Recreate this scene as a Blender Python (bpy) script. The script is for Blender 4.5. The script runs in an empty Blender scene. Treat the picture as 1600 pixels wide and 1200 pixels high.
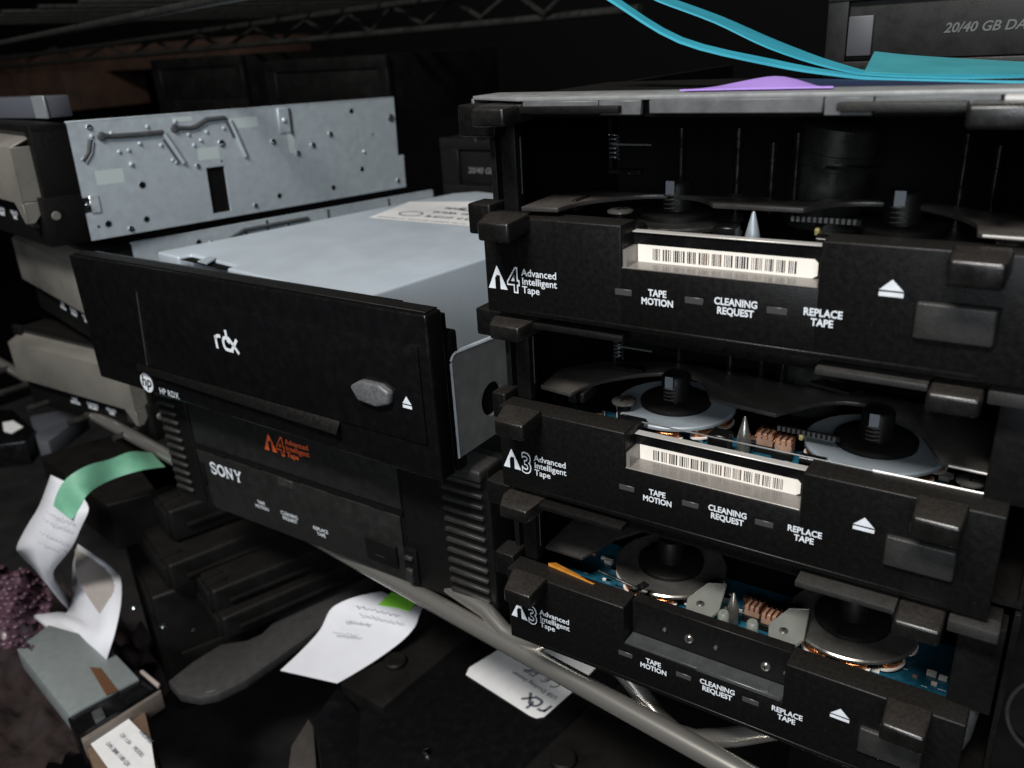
import bpy, bmesh, math, random
from mathutils import Vector, Matrix, Euler, noise
random.seed(7)
R=math.radians
S=0.001                                   # everything below is written in millimetres
sc=bpy.context.scene; C=sc.collection
# ---------------------------------------------------------------- camera
M=[[0.83106629,0.55330031,-0.05645871],[0.16791797,-0.34639217,-0.92293880],[-0.53021918,0.75754289,-0.38078392]]
cd=bpy.data.cameras.new('camera'); cam=bpy.data.objects.new('camera',cd); C.objects.link(cam); sc.camera=cam
cd.sensor_width=36; cd.lens=1300/1600*36; cd.clip_start=.01; cd.clip_end=50
cam.matrix_world=Matrix(((M[0][0],-M[1][0],-M[2][0],0),(M[0][1],-M[1][1],-M[2][1],0),(M[0][2],-M[1][2],-M[2][2],0),(0,0,0,1)))
cd.dof.use_dof=True; cd.dof.focus_distance=.178; cd.dof.aperture_fstop=26
# ---------------------------------------------------------------- world and lamps
w=bpy.data.worlds.new('World'); sc.world=w; w.use_nodes=True
w.node_tree.nodes['Background'].inputs[0].default_value=(.75,.85,1,1); w.node_tree.nodes['Background'].inputs[1].default_value=.006
def lamp(name,loc,aim,size,power,col):
    l=bpy.data.lights.new(name,'AREA'); l.shape='RECTANGLE'; l.size=size[0]*S; l.size_y=size[1]*S; l.energy=power; l.color=col
    o=bpy.data.objects.new(name,l); C.objects.link(o); o.location=Vector(loc)*S
    o.rotation_euler=(Vector(aim)-Vector(loc)).to_track_quat('-Z','Y').to_euler()
lamp('ceiling_lamp',(-60,-330,560),(-130,160,-60),(260,110),8.6,(1,.97,.93))
lamp('added_fill_light',(170,-630,150),(-150,170,-80),(420,300),3.3,(.88,.94,1))  # unseen soft fill light, added from front right to brighten the steel sides
sc.view_settings.view_transform='Standard'; sc.view_settings.look='None'; sc.view_settings.exposure=0; sc.view_settings.gamma=1
# ---------------------------------------------------------------- pixel -> plane helpers (a ray of the calibrated camera met with a plane of the place)
def ray(u,v):
    a=((u-800)/1300,(v-600)/1300,1.)
    return Vector([sum(M[r][c]*a[r] for r in range(3)) for c in range(3)])
def atz(u,v,z): r=ray(u,v); return r*(z/r.z)
def aty(u,v,y): r=ray(u,v); return r*(y/r.y)
# ---------------------------------------------------------------- materials
def mat(name,col,rough=.5,metal=0,spec=.5,bump=0,bscale=2500,vary=.0,vscale=300,dust=0,dcol=(.16,.14,.12),alpha=1,trans=0,coat=0):
    m=bpy.data.materials.new(name); m.use_nodes=True; n=m.node_tree.nodes; L=m.node_tree.links; b=n['Principled BSDF']
    b.inputs['Base Color'].default_value=(*col,1); b.inputs['Roughness'].default_value=rough; b.inputs['Metallic'].default_value=metal
    b.inputs['Specular IOR Level'].default_value=spec; b.inputs['Coat Weight'].default_value=coat
    if trans: b.inputs['Transmission Weight'].default_value=trans
    tc=n.new('ShaderNodeTexCoord')
    if vary:
        t=n.new('ShaderNodeTexNoise'); t.inputs['Scale'].default_value=vscale; t.inputs['Detail'].default_value=6; t.inputs['Roughness'].default_value=.65
        L.new(tc.outputs['Object'],t.inputs['Vector'])
        mr=n.new('ShaderNodeMapRange'); mr.inputs[1].default_value=.3; mr.inputs[2].default_value=.7; mr.inputs[3].default_value=1-vary; mr.inputs[4].default_value=1+vary
        L.new(t.outputs[0],mr.inputs[0])
        mx=n.new('ShaderNodeMix'); mx.data_type='RGBA'; mx.blend_type='MULTIPLY'; mx.inputs[0].default_value=1
        mx.inputs[6].default_value=(*col,1); L.new(mr.outputs[0],mx.inputs[7]); L.new(mx.outputs[2],b.inputs['Base Color'])
        r2=n.new('ShaderNodeMapRange'); r2.inputs[1].default_value=.3; r2.inputs[2].default_value=.7; r2.inputs[3].default_value=max(.05,rough-.12); r2.inputs[4].default_value=min(1,rough+.12)
        L.new(t.outputs[0],r2.inputs[0]); L.new(r2.outputs[0],b.inputs['Roughness'])
    if dust:
        # real dust lying on the faces that look up
        g=n.new('ShaderNodeNewGeometry'); sx=n.new('ShaderNodeSeparateXYZ'); L.new(g.outputs['Normal'],sx.inputs[0])
        a=n.new('ShaderNodeMapRange'); a.inputs[1].default_value=.55; a.inputs[2].default_value=.95; L.new(sx.outputs[2],a.inputs[0])
        t2=n.new('ShaderNodeTexNoise'); t2.inputs['Scale'].default_value=1400; t2.inputs['Detail'].default_value=5; t2.inputs['Roughness'].default_value=.8; L.new(tc.outputs['Object'],t2.inputs['Vector'])
        p=n.new('ShaderNodeMapRange'); p.inputs[1].default_value=.35; p.inputs[2].default_value=.75; p.inputs[3].default_value=.25*dust; p.inputs[4].default_value=dust; L.new(t2.outputs[0],p.inputs[0])
        mu=n.new('ShaderNodeMath'); mu.operation='MULTIPLY'; L.new(a.outputs[0],mu.inputs[0]); L.new(p.outputs[0],mu.inputs[1])
        # sparse specks everywhere
        t3=n.new('ShaderNodeTexVoronoi'); t3.inputs['Scale'].default_value=260; L.new(tc.outputs['Object'],t3.inputs['Vector'])
        s=n.new('ShaderNodeMapRange'); s.inputs[1].default_value=.035; s.inputs[2].default_value=.055; s.inputs[3].default_value=.5*dust; s.inputs[4].default_value=0; L.new(t3.outputs['Distance'],s.inputs[0])
        mm=n.new('ShaderNodeMath'); mm.operation='MAXIMUM'; L.new(mu.outputs[0],mm.inputs[0]); L.new(s.outputs[0],mm.inputs[1])
        m2=n.new('ShaderNodeMix'); m2.data_type='RGBA'; L.new(mm.outputs[0],m2.inputs[0])
        src=b.inputs['Base Color'].links[0].from_socket if b.inputs['Base Color'].links else None
        if src: L.new(src,m2.inputs[6])
        else: m2.inputs[6].default_value=(*col,1)
        m2.inputs[7].default_value=(*dcol,1); L.new(m2.outputs[2],b.inputs['Base Color'])
    if bump:
        t4=n.new('ShaderNodeTexNoise'); t4.inputs['Scale'].default_value=bscale; t4.inputs['Detail'].default_value=3; L.new(tc.outputs['Object'],t4.inputs['Vector'])
        bp=n.new('ShaderNodeBump'); bp.inputs['Strength'].default_value=bump; bp.inputs['Distance'].default_value=.0001; L.new(t4.outputs[0],bp.inputs['Height']); L.new(bp.outputs[0],b.inputs['Normal'])
    return m
BLK=mat('black_plastic',(.0040,.0038,.0037),.4,spec=.22,bump=.25,vary=.08,vscale=900,dust=.10)
BLK2=mat('black_satin_plastic',(.0042,.004,.0039),.5,spec=.18,bump=.25,vary=.08,vscale=900,dust=.04)
BLKG=mat('glossy_black',(.004,.004,.0045),.22,spec=.45,vary=.2)
CHAR=mat('charcoal_plastic',(.020,.0195,.019),.5,spec=.35,bump=.5,vary=.2,dust=.14)
VOID=mat('black_interior',(.003,.003,.003),.8,spec=.1)
FARB=mat('dull_black_plastic',(.005,.0047,.0045),.5,spec=.13,bump=.3,vary=.3,vscale=90,dust=.025)
STEEL=mat('zinc_plated_steel',(.45,.51,.555),.42,metal=.35,bump=.15,bscale=3500,vary=.09,vscale=260)
STEELR=mat('bluish_painted_steel',(.43,.49,.545),.48,metal=.2,bump=.06,bscale=5000,vary=.02,vscale=60)
ARCH=mat('grey_black_arch',(.030,.028,.026),.4,spec=.45,bump=.3,vary=.2,dust=.25)
PANEL=mat('matt_black_panel',(.011,.0108,.0105),.5,spec=.3,bump=.3,vary=.15,dust=.1)
HOOK=mat('worn_black_hook',(.006,.0058,.0055),.3,spec=.5,bump=.2,vary=.3,dust=.2)
PLATE=mat('brushed_bracket_steel',(.20,.21,.21),.42,metal=.4,bump=.2,vary=.12,vscale=200)
CHROME=mat('bright_plated_wire',(.56,.54,.50),.24,metal=.85)
EDGE=mat('bare_metal_edge',(.62,.60,.57),.4,metal=.45)
DWIRE=mat('black_wire',(.03,.03,.028),.35,metal=.4,vary=.3)
SILV=mat('polished_metal',(.75,.76,.76),.18,metal=1,vary=.1)
DISC=mat('grey_disc_metal',(.26,.30,.33),.42,metal=.25,bump=.05,vary=.05)
DISC2=mat('dark_turned_metal',(.26,.25,.23),.25,metal=.8,vary=.15)
DRUM=mat('dark_drum_metal',(.05,.05,.048),.3,metal=.7,vary=.2)
GREYM=mat('dark_grey_metal',(.11,.115,.12),.35,metal=.6,vary=.15)
COPPER=mat('copper_winding',(.6,.2,.075),.25,metal=.9,bump=.6,bscale=5000)
PCB=mat('blue_circuit_board',(.008,.075,.12),.4,spec=.5,vary=.35,vscale=900,coat=.3)
WHITE=mat('white_print',(.62,.66,.70),.6,vary=.12,vscale=700)
OFFW=mat('label_paper',(.74,.70,.64),.6,vary=.03)
LABW=mat('white_label',(.70,.70,.70),.5,vary=.04)
PAPER=mat('note_paper',(.60,.61,.65),.8,vary=.05,vscale=60,bump=.2,bscale=400)
INK=mat('black_ink',(.01,.01,.012),.6)
INKG=mat('grey_ink',(.10,.11,.14),.6)
PENCIL=mat('faint_pencil',(.38,.39,.44),.8)
BROWNINK=mat('brown_ink',(.12,.08,.05),.6)
ORANGE=mat('orange_print',(.75,.12,.03),.6)
ORFLEX=mat('orange_flex_cable',(.55,.22,.03),.35,coat=.4,vary=.2)
GREEN=mat('green_masking_tape',(.12,.32,.21),.6,vary=.08)
GREEN2=mat('lime_green_tape',(.22,.62,.05),.6,vary=.06)
CYAN=mat('cyan_paper',(.025,.29,.39),.6,vary=.08,vscale=80,bump=.2)
TEAL=mat('teal_paper',(.035,.24,.28),.6,vary=.08,vscale=80)
PURP=mat('purple_paper',(.36,.22,.62),.6,vary=.06,vscale=80)
GREYT=mat('grey_print',(.10,.10,.105),.6)
LEDM=mat('smoked_indicator',(.045,.045,.047),.35)
LEDGE=mat('silver_grey_plastic',(.22,.205,.19),.3,metal=.3,vary=.15,vscale=200)
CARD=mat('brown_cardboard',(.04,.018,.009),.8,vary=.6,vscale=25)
MILK=mat('milky_plastic',(.29,.275,.245),.35,spec=.5,vary=.12,vscale=60,trans=.55)
CLEARP=mat('clear_plastic',(.75,.78,.74),.15,trans=.8,spec=.5)
TAN=mat('ceramic_tan',(.28,.17,.12),.5,vary=.2)
BUB=mat('pink_bubble_film',(.075,.038,.055),.4,spec=.5,vary=.5,vscale=200,bump=1,bscale=300)
MAROON=mat('maroon_cloth',(.013,.006,.0055),.9,vary=.5,vscale=60,bump=.5,bscale=500)
CLEARB=mat('cloudy_clear_plastic',(.55,.57,.52),.3,trans=.75)
YEL=mat('yellow_glue',(.75,.62,.25),.4)
TAPEM=mat('pale_tape_residue',(.44,.50,.50),.55)
SHELFD=mat('dark_shelf_board',(.012,.011,.011),.7,vary=.4,vscale=30)
mat_tab=mat('pale_steel_tab',(.17,.19,.21),.5,metal=.3)
# ---------------------------------------------------------------- mesh builder
class B:
    def __init__(s): s.bm=bmesh.new()
    def box(s,x0,x1,y0,y1,z0,z1,bev=0,seg=2):
        n0=set(s.bm.verts)
        r=bmesh.ops.create_cube(s.bm,size=1); vs=r['verts']
        for v in vs: v.co=Vector(((x0+x1)/2+v.co.x*(x1-x0),(y0+y1)/2+v.co.y*(y1-y0),(z0+z1)/2+v.co.z*(z1-z0)))
        if bev: s._bev(vs,bev,seg)
        return s
    def _bev(s,vs,bev,seg):
        ed=set(e for v in vs for e in v.link_edges)
        bmesh.ops.bevel(s.bm,geom=list(ed),offset=bev,segments=seg,profile=.5,affect='EDGES',clamp_overlap=True)
    def prism(s,pts,vec,bev=0,seg=2):
        a=[s.bm.verts.new(Vector(p)) for p in pts]; b=[s.bm.verts.new(Vector(p)+Vector(vec)) for p in pts]; n=len(a)
        s.bm.faces.new(a); s.bm.faces.new(list(reversed(b)))
        for i in range(n): s.bm.faces.new((a[(i+1)%n],a[i],b[i],b[(i+1)%n]))
        bmesh.ops.recalc_face_normals(s.bm,faces=s.bm.faces)
        if bev: s._bev(a+b,bev,seg)
        return s
    def poly(s,pts): s.bm.faces.new([s.bm.verts.new(Vector(p)) for p in pts]); return s
    def grid(s,rows):
        V=[[s.bm.verts.new(Vector(p)) for p in r] for r in rows]
        for i in range(len(V)-1):
            for j in range(len(V[0])-1): s.bm.faces.new((V[i][j],V[i][j+1],V[i+1][j+1],V[i+1][j]))
        return s
    def lathe(s,prof,c=(0,0,0),ax='z',n=32,caps=True):
        rings=[]
        for r,h in prof:
            ring=[]
            for k in range(n):
                a=2*math.pi*k/n; p=(r*math.cos(a),r*math.sin(a),h)
                if ax=='y': p=(p[0],h,p[1])
                if ax=='x': p=(h,p[0],p[1])
                ring.append(s.bm.verts.new(Vector(p)+Vector(c)))
            rings.append(ring)
        for a,b in zip(rings,rings[1:]):
            for k in range(n): s.bm.faces.new((a[k],a[(k+1)%n],b[(k+1)%n],b[k]))
        if caps:
            s.bm.faces.new(list(reversed(rings[0]))); s.bm.faces.new(rings[-1])
        bmesh.ops.recalc_face_normals(s.bm,faces=s.bm.faces)
        return s
    def tube(s,path,r,n=12):
        P=[Vector(p) for p in path]; rings=[]
        for i,p in enumerate(P):
            t=(P[min(i+1,len(P)-1)]-P[max(i-1,0)]).normalized()
            u=t.cross(Vector((0,.3,1))); u=u.normalized() if u.length>1e-4 else t.cross(Vector((1,0,0))).normalized(); w_=t.cross(u)
            rings.append([s.bm.verts.new(p+(u*math.cos(2*math.pi*k/n)+w_*math.sin(2*math.pi*k/n))*r) for k in range(n)])
        for a,b in zip(rings,rings[1:]):
            for k in range(n): s.bm.faces.new((a[k],a[(k+1)%n],b[(k+1)%n],b[k]))
        s.bm.faces.new(list(reversed(rings[0]))); s.bm.faces.new(rings[-1])
        bmesh.ops.recalc_face_normals(s.bm,faces=s.bm.faces)
        return s
    def mesh(s,name,smooth=False,off=(0,0,0)):
        ang=180 if name in('bubble_wrap','dark_cloth','curled_note','note_tail') else 38
        me=bpy.data.meshes.new(name); o=Vector(off)
        for v in s.bm.verts: v.co=(v.co-o)*S
        s.bm.to_mesh(me); s.bm.free()
        if smooth:
            for p in me.polygons: p.use_smooth=True
            me.set_sharp_from_angle(angle=R(ang))
        return me
def link(name,me,m,parent=None,smooth=False):
    o=bpy.data.objects.new(name,me); C.objects.link(o); 
    if m: me.materials.clear(); me.materials.append(m)
    if parent: o.parent=parent
    return o
def obj(name,b,m,parent=None,smooth=True,off=None):
    if off is None: off=parent.get('off',(0,0,0)) if parent else (0,0,0)
    o=link(name,b.mesh(name,smooth,off),m,parent); 
    o['off']=tuple(off)
    return o
def tag(o,label,cat,group=None):
    o['label']=label; o['category']=cat
    if group: o['group']=group
    return o
def thing(name,loc,label,cat,group=None,rot=(0,0,0),world=False):
    o=bpy.data.objects.new(name,None); C.objects.link(o); o.location=Vector(loc)*S; o.rotation_euler=[R(a) for a in rot]; o.empty_display_size=.01
    o['off']=tuple(loc) if world else (0,0,0)      # world=True: parts are given in place coordinates
    return tag(o,label,cat,group)
def struct(o): o['kind']='structure'; return o
def glyphs(body,size,sx=1,bold=0,shear=0,align='CENTER',line=.95,spacing=1):
    """lettering as (list of verts, list of faces) in mm in its own plane"""
    cu=bpy.data.curves.new('t','FONT'); cu.body=body; cu.size=1; cu.offset=bold; cu.shear=shear; cu.align_x=align; cu.space_line=line; cu.space_character=spacing; cu.resolution_u=3
    o=bpy.data.objects.new('t',cu); C.objects.link(o); dg=bpy.context.evaluated_depsgraph_get(); dg.update()
    me=bpy.data.meshes.new_from_object(o.evaluated_get(dg)); v=[(p.co.x*size*sx,p.co.y*size) for p in me.vertices]; f=[list(p.vertices) for p in me.polygons]
    bpy.data.objects.remove(o); bpy.data.curves.remove(cu); bpy.data.meshes.remove(me); return v,f
def text(name,body,size,pos,m,parent,ex=(1,0,0),ey=(0,0,1),**k):
    v,f=glyphs(body,size,**k); ex=Vector(ex); ey=Vector(ey); p=Vector(pos)-Vector(parent.get('off',(0,0,0)))
    me=bpy.data.meshes.new(name); me.from_pydata([tuple((p+ex*a+ey*b_)*S) for a,b_ in v],[],f); me.update()
    o=link(name,me,m,parent); o['off']=tuple(parent.get('off',(0,0,0))); return o
def strokes(b,lines,wd,pos,ex=(1,0,0),ey=(0,0,1)):
    """flat pen strokes with mitred joints"""
    ex=Vector(ex); ey=Vector(ey); p0=Vector(pos)
    for L_ in lines:
        P=[Vector((x,y,0)) for x,y in L_]; l=[];r=[]
        for i,p in enumerate(P):
            d1=(P[i]-P[i-1]).normalized() if i else (P[1]-P[0]).normalized(); d2=(P[i+1]-P[i]).normalized() if i<len(P)-1 else d1
            n=Vector((-(d1+d2).y,(d1+d2).x,0)).normalized(); k=wd/2/max(.45,n.dot(Vector((-d1.y,d1.x,0))))
            l.append(p+n*k); r.append(p-n*k)
        f=lambda q:p0+ex*q.x+ey*q.y
        b.grid([[f(a),f(c)] for a,c in zip(l,r)])
    return b
def arc(cx,cy,rx,ry,a0,a1,n=8): return [(cx+rx*math.cos(R(a0+(a1-a0)*i/n)),cy+ry*math.sin(R(a0+(a1-a0)*i/n))) for i in range(n+1)]
def ait_logo(par,num,x,y,z,s,m,dark,ex=(1,0,0)):
    """triangle with a slotted leg, an outlined figure and three words; x,z = lower left, s = height of the triangle"""
    q=lambda a,c,d=0:(x+a*s,y-d,z+c*s)
    b=B(); b.poly([q(0,0),q(.33,0),q(.40,.02),q(.40,.60),q(.60,.60),q(.62,0),q(.96,0),q(.50,1),q(.46,1)]) if False else None
    b.poly([q(0,0),q(.36,0),q(.36,.52),q(.47,.52),q(.47,1)]); b.poly([q(.47,1),q(.47,.60),q(.62,.60),q(.62,0),q(.98,0),q(.5,1)]); b.poly([q(.47,.60),q(.47,.52),q(.42,.52),q(.42,.60)])
    obj('tape_logo',b,m,par,False)
    text('numeral',num,s*1.42,(x+1.30*s,y,z-.02*s),m,par,sx=.8,bold=.05)
    text('numeral',num,s*1.42,(x+1.30*s,y-.06,z-.02*s),dark,par,sx=.8,bold=.0)
    text('lettering','Advanced\nIntelligent\nTape',s*.43,(x+1.72*s,y,z+.70*s),m,par,align='LEFT',line=.86,bold=.012)
def eject(par,x,y,z,wd,h,m):
    b=B(); b.poly([(x-wd/2,y,z+h*.36),(x+wd/2,y,z+h*.36),(x,y,z+h)]); b.poly([(x-wd/2,y,z),(x+wd/2,y,z),(x+wd/2,y,z+h*.26),(x-wd/2,y,z+h*.26)]); return obj('eject_symbol',b,m,par,False)
def screw(par,x,y,z,r,m=SILV,ax='z'):
    s_=1 if ax!='y' else -1
    b=B().lathe([(r,0),(r,.35*s_),(r*.8,.6*s_),(r*.3,.7*s_)],(x,y,z),ax,20); o=obj('screw',b,m,par)
    c=B(); d=.71*s_; k=r*.5; t=r*.1
    if ax=='z': c.box(x-k,x+k,y-t,y+t,z+.62,z+d+.03); c.box(x-t,x+t,y-k,y+k,z+.62,z+d+.035)
    elif ax=='y': c.box(x-k,x+k,y+d-.03,y-.62,z-t,z+t); c.box(x-t,x+t,y+d-.035,y-.62,z-k,z+k)
    obj('cross_slot',c,INK if m is SILV else BLK,o,False); return o
# ================================================================ the setting
struct(obj('back_wall',B().box(-4200,2200,900,920,-420,1500),VOID,None,False))
struct(obj('lower_shelf_board',B().box(-900,300,40,520,-330,-322),SHELFD,None,False))
struct(obj('floor',B().box(-4200,2200,-900,900,-425,-420),VOID,None,False))
# ---------------------------------------------------------------- wire shelf that carries the drives
sh=thing('wire_shelf',(-150,141,-146),'plated wire shelf with a round front rail and zigzag bracing under the tape drives','shelf',world=True)
a=atz(150,650,-152.5); b_=atz(1100,1175,-150.8); d=(b_-a); p0=a-d*.5; p1=b_+d*.25
def rodpath(p,q,n=60,j=.12): return [p.lerp(q,i/n)+Vector((0,random.uniform(-j,j),random.uniform(-j,j))) for i in range(n+1)]
obj('front_rail',B().tube([p0,p0.lerp(p1,.5),p1],2.75,28),CHROME,sh)
low=[(640,880,156),(700,915,154),(760,954,150),(788,986,148),(812,1002,147),(842,1004,147),(885,990,149),(930,975,152)]
obj('zigzag_wire',B().tube([aty(u,v,y) for u,v,y in low],2.3,14),CHROME,sh)
low=[(930,1000,150),(985,1062,147),(1030,1122,145),(1056,1146,144),(1090,1156,144),(1150,1150,144),(1230,1135,145),(1330,1128,146)]
obj('zigzag_wire',B().tube([aty(u,v,y) for u,v,y in low],2.4,14),CHROME,sh)
for i in range(16):
    x=-480+i*36
    obj('cross_wire',B().tube([(x,172,-152),(x+22,470,-152)],1.6,8),CHROME if i>10 else DWIRE,sh)
obj('rear_rail',B().tube([(-640,500,-155),(150,440,-155)],3,10),DWIRE,sh)
# ---------------------------------------------------------------- wire shelf above
us=thing('wire_shelf',(-300,420,12),'black wire shelf overhead with zigzag bracing at top left','shelf',world=True)
c0=aty(-200,128,560); c1=aty(0,105,520); c2=aty(800,33,400); c3=aty(1000,13,385)
obj('lower_rail',B().tube([c0,c1,c2,c3],2.0,10),DWIRE,us)
t0=aty(-200,120,560); t1=aty(165,70,495); t2=aty(650,2,412); t3=aty(1000,-45,385)
obj('upper_rail',B().tube([t0,t1,t2,t3],2.0,10),DWIRE,us)
obj('front_rail',B().tube([aty(-200,112,300),aty(0,68,260),aty(340,0,190),aty(500,-30,170)],1.6,10),DWIRE,us)
zz=[(40,95),(85,75),(125,93),(165,70),(200,88),(240,62),(275,82),(312,55),(350,76),(398,44),(437,64),(478,32),(512,52),(545,22),(580,50),(612,10),(662,38),(704,-2),(752,28),(800,-14),(850,22),(900,-26)]
zp=[]
for u,v in zz:
    y=520-120*u/800; zp.append(aty(u,v,y))
obj('zigzag_wire',B().tube(zp,1.5,8),DWIRE,us)
for i in range(22):
    x=-620+i*38; obj('cross_wire',B().tube([(x,260,30),(x+40,520,30)],1.5,6),DWIRE,us)
# ================================================================ tape drive of the right stack
def pcb_bits(par,z,rnd,nx=30):
    for k in range(nx):
        x=rnd.uniform(10,92); y=rnd.uniform(12,24); s=rnd.uniform(.5,1.2)
        b=B().box(x,x+s*1.6,y,y+s,z,z+s*.8); q=obj('capacitor',b,rnd.choice([TAN,BLK2,OFFW,SILV]),par,False)
def reel(par,x,y,z,disc,full=True,spr=True):
    t=obj('reel_disc',B().lathe([(10.4,-1.1),(12.6,-1.1),(13.0,-.8),(13.0,-.3),(12.7,0),(6.0,0)],(x,y,z),'z',72),disc,par)
    obj('hub',B().lathe([(7.6,.02),(7.6,.9),(7.3,1.15),(3.1,1.3),(3.0,6.3),(2.6,6.8),(1.0,6.8)],(x,y,z),'z',48),BLK2,t)
    if spr:
        pts=[(x+1.35*math.cos(i*.5),y-3.3+.7*math.sin(i*.5),z+1.5+i*.5*.135) for i in range(50)]
        obj('spring',B().tube(pts,.13,6),DISC2,t)
        obj('spring_tab',B().box(x-.9,x+.9,y-3.9,y-3.6,z+4.6,z+7.4,.05,1),mat_tab,t)
    for k in range(9):
        a0=R(k*40+5); c=(x+11.2*math.cos(a0),y+11.2*math.sin(a0))
        pts=[(c[0]+2.6*math.cos(a0+math.pi/2)*math.cos(q)+1.4*math.cos(a0)*math.sin(q),c[1]+2.6*math.sin(a0+math.pi/2)*math.cos(q)+1.4*math.sin(a0)*math.sin(q)) for q in [j*math.pi/8 for j in range(16)]]
        obj('coil',B().prism([(px_,py_,z-2.9) for px_,py_ in pts],(0,0,1.5),.3,1),COPPER,t)
        obj('coil_bed',B().prism([(c[0]+(px_-c[0])*1.25,c[1]+(py_-c[1])*1.25,z-3.2) for px_,py_ in pts],(0,0,.35)),OFFW,t,False)
    return t
def ait(zb,num,label,variant,y0=132.,x0=-98.):
    t=thing('tape_drive',(x0,y0,zb),label,'tape drive','bare tape drives in the right stack')
    rnd=random.Random(num+variant)
    # bezel bar, in one piece around the notch
    b=B(); b.box(.8,31.2,0,6,.4,20,.35,3); b.box(65.8,97,0,6,.4,20,.35,3); b.box(31.0,66.0,.0,6,.4,12.2 if variant!='bare' else 10.6,.25,2)
    obj('bezel',b,BLK,t)
    if variant=='bare':
        obj('recess_wall',B().box(31.2,65.8,4.2,7,10.4,19.6,.15,1),BLK2,t)
        obj('recess_lip',B().box(31.4,65.6,.1,4.1,10.6,11.1,.1,1),GREYM,t)
        for x,z in ((39,14.6),(44.6,14.4),(50.5,14.6),(61,14.2),(65,14.3)): screw(t,x,4.2,z,1.0 if x in(44.6,61) else .45,DISC2,'y')
        obj('recess_lip_raised',B().box(48,65.4,-.12,.6,10.5,11.4,.08,1),GREYM,t)
    else:
        obj('label_ledge',B().prism([(31.3,.15,12.25),(65.7,.15,12.25),(64.6,4.8,12.35),(32.2,4.8,12.35)],(0,0,.15)),LEDGE,t,False)
        obj('ledge_edge',B().tube([(31.4,.1,12.4),(65.6,.1,12.4)],.14,6),LEDGE,t)
        obj('notch_wall',B().box(31.2,65.8,4.9,6.4,12.3,17.9,.1,1),BLKG,t)
        obj('notch_cheek',B().box(31.1,31.35,.5,4.9,12.4,15.6,0),LEDM,t,False)
        obj('metal_rim',B().box(31.2,65.8,4.5,6.3,17.9,18.15,.08,1),EDGE,t)
        # barcode label stuck to the notch wall
        lb=obj('barcode_label',B().prism([(32.2,4.86,12.5),(63.6,4.86,12.5),(64.4,4.86,13.0),(64.4,4.86,15.1),(63.8,4.86,15.7),(32.2,4.86,15.7)],(0,-.08,0)),OFFW,t,False)
        k=B(); x=35.2; kb=B()
        while x<60.5:
            g=0
            for i in range(rnd.randint(4,6)):
                wd=rnd.choice([.12,.12,.2,.3]); (k if rnd.random()<.6 else kb).box(x,x+wd,4.72,4.76,13.0 if variant!='b' else 12.9,15.1,0); x+=wd+rnd.choice([.12,.16,.22])
            x+=.35
        o=obj('barcode',k,INK,lb,False); obj('barcode',kb,BROWNINK,lb,False)
        pn=obj('label_cover',B().box(31.4,32.1,.4,4.85,12.45,15.6),LEDGE,t,False)
    # rounded lower lip under the text row
    obj('lower_lip',B().box(10,90,-.15,.6,1.0,1.6,.12,1),BLK,t)
    # hooks
    b=B(); b.prism([(3.2,.2,21),(12.0,.2,21),(12.0,-1.0,21),(11.8,-7.2,20.4),(5.0,-7.4,20.4),(3.2,-1.5,21)],(0,0,-3.6),.5,3); b.box(1.2,9.5,-4.8,0.3,13.5,17.2,.6,2) if False else None
    obj('hook',b,HOOK,t)
    b=B(); b.prism([(84.0,.2,21),(91.8,.2,21),(91.6,-7.2,20.4),(84.3,-7.0,20.4)],(0,0,-4.0),.75,4); h=obj('hook',b,HOOK,t)
    # top brackets of the frame
    b=B(); b.prism([(1.6,6,40.6),(11.4,6,40.6),(11.2,2.6,40.6),(10.4,-4.6,40.3),(3.4,-4.6,40.3),(1.6,-.5,40.5)],(0,0,-3.2),.5,3); obj('top_bracket',b,HOOK,t)
    b=B(); b.prism([(83.4,6,40.6),(91,6,40.6),(91,-3.8,40.2),(83.6,-4.0,40.2)],(0,0,-3.2),.7,4); obj('top_bracket',b,HOOK,t)
    obj('side_tab',B().box(91.4,99,0,7,38.2,40.5,.3,2),CHAR,t)
    # ear on the left and the side wall with post
    b=B(); b.box({'a':-4.6,'b':-2.6,'bare':-4.4}[variant],1.0,2.6,8.6,15.4,21.6,.5,3); obj('side_ear',b,BLK,t)
    b=B(); b.box(-5.6,3.2,3.0,9,34.4,40.4,.5,3); obj('side_ear',b,BLK,t)
    obj('side_wall',B().box(-1.2,.1,7,140,0,40.4,.1,1),BLK2,t)
    obj('post',B().box(1.6,5.2,6.6,10,19.5,37.5,.3,2),BLK2,t)
    obj('post_edge',B().tube([(5.4,8,23),(5.5,8,34)],.13,6),GREYM,t)
    obj('side_wall',B().box(100.6,101.6,7,140,0,40.4,.1,1),BLK2,t)
    obj('right_post',B().box(93,100,5,10,19.5,38,.3,2),BLK2,t)
    obj('base_plate',B().box(-1,101.4,6.6,140,-.2,.8,0),BLK2,t,False)
    obj('rear_wall',B().box(0,101,60,62,1,40,0),VOID,t,False)
    obj('top_frame',B().box(2,99,3.4,7.5,38.0,40.6,.25,2),BLK,t)
    # lower edge strips of the frame seen under the drive above
    b=B(); b.box(66.5,83.4,-1.4,3.6,39.2,40.4,.2,2); obj('frame_lip',b,CHAR,t)
    b=B(); b.box(11,31,-.4,3.6,39.0,40.2,.2,2); obj('frame_lip',b,BLK2,t)
    # deck: circuit board, reels
    zr=17.2; zp=13.2; PD=30 if variant=='bare' else 21
    obj('deck',B().box(2,99,PD+.2,60,zp-1,zp-.2),VOID,t,False)
    p=obj('circuit_board',B().prism([(7,8,zp),(96,8,zp),(96,PD,zp),(7,PD,zp)],(0,0,-.8)),PCB if variant!='a' else BLK2,t,False)  # top drive: board made black, the darkness of its bay put into the colour
    pcb_bits(p,zp,rnd,70 if variant=='bare' else 50)
    k=B()
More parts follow.
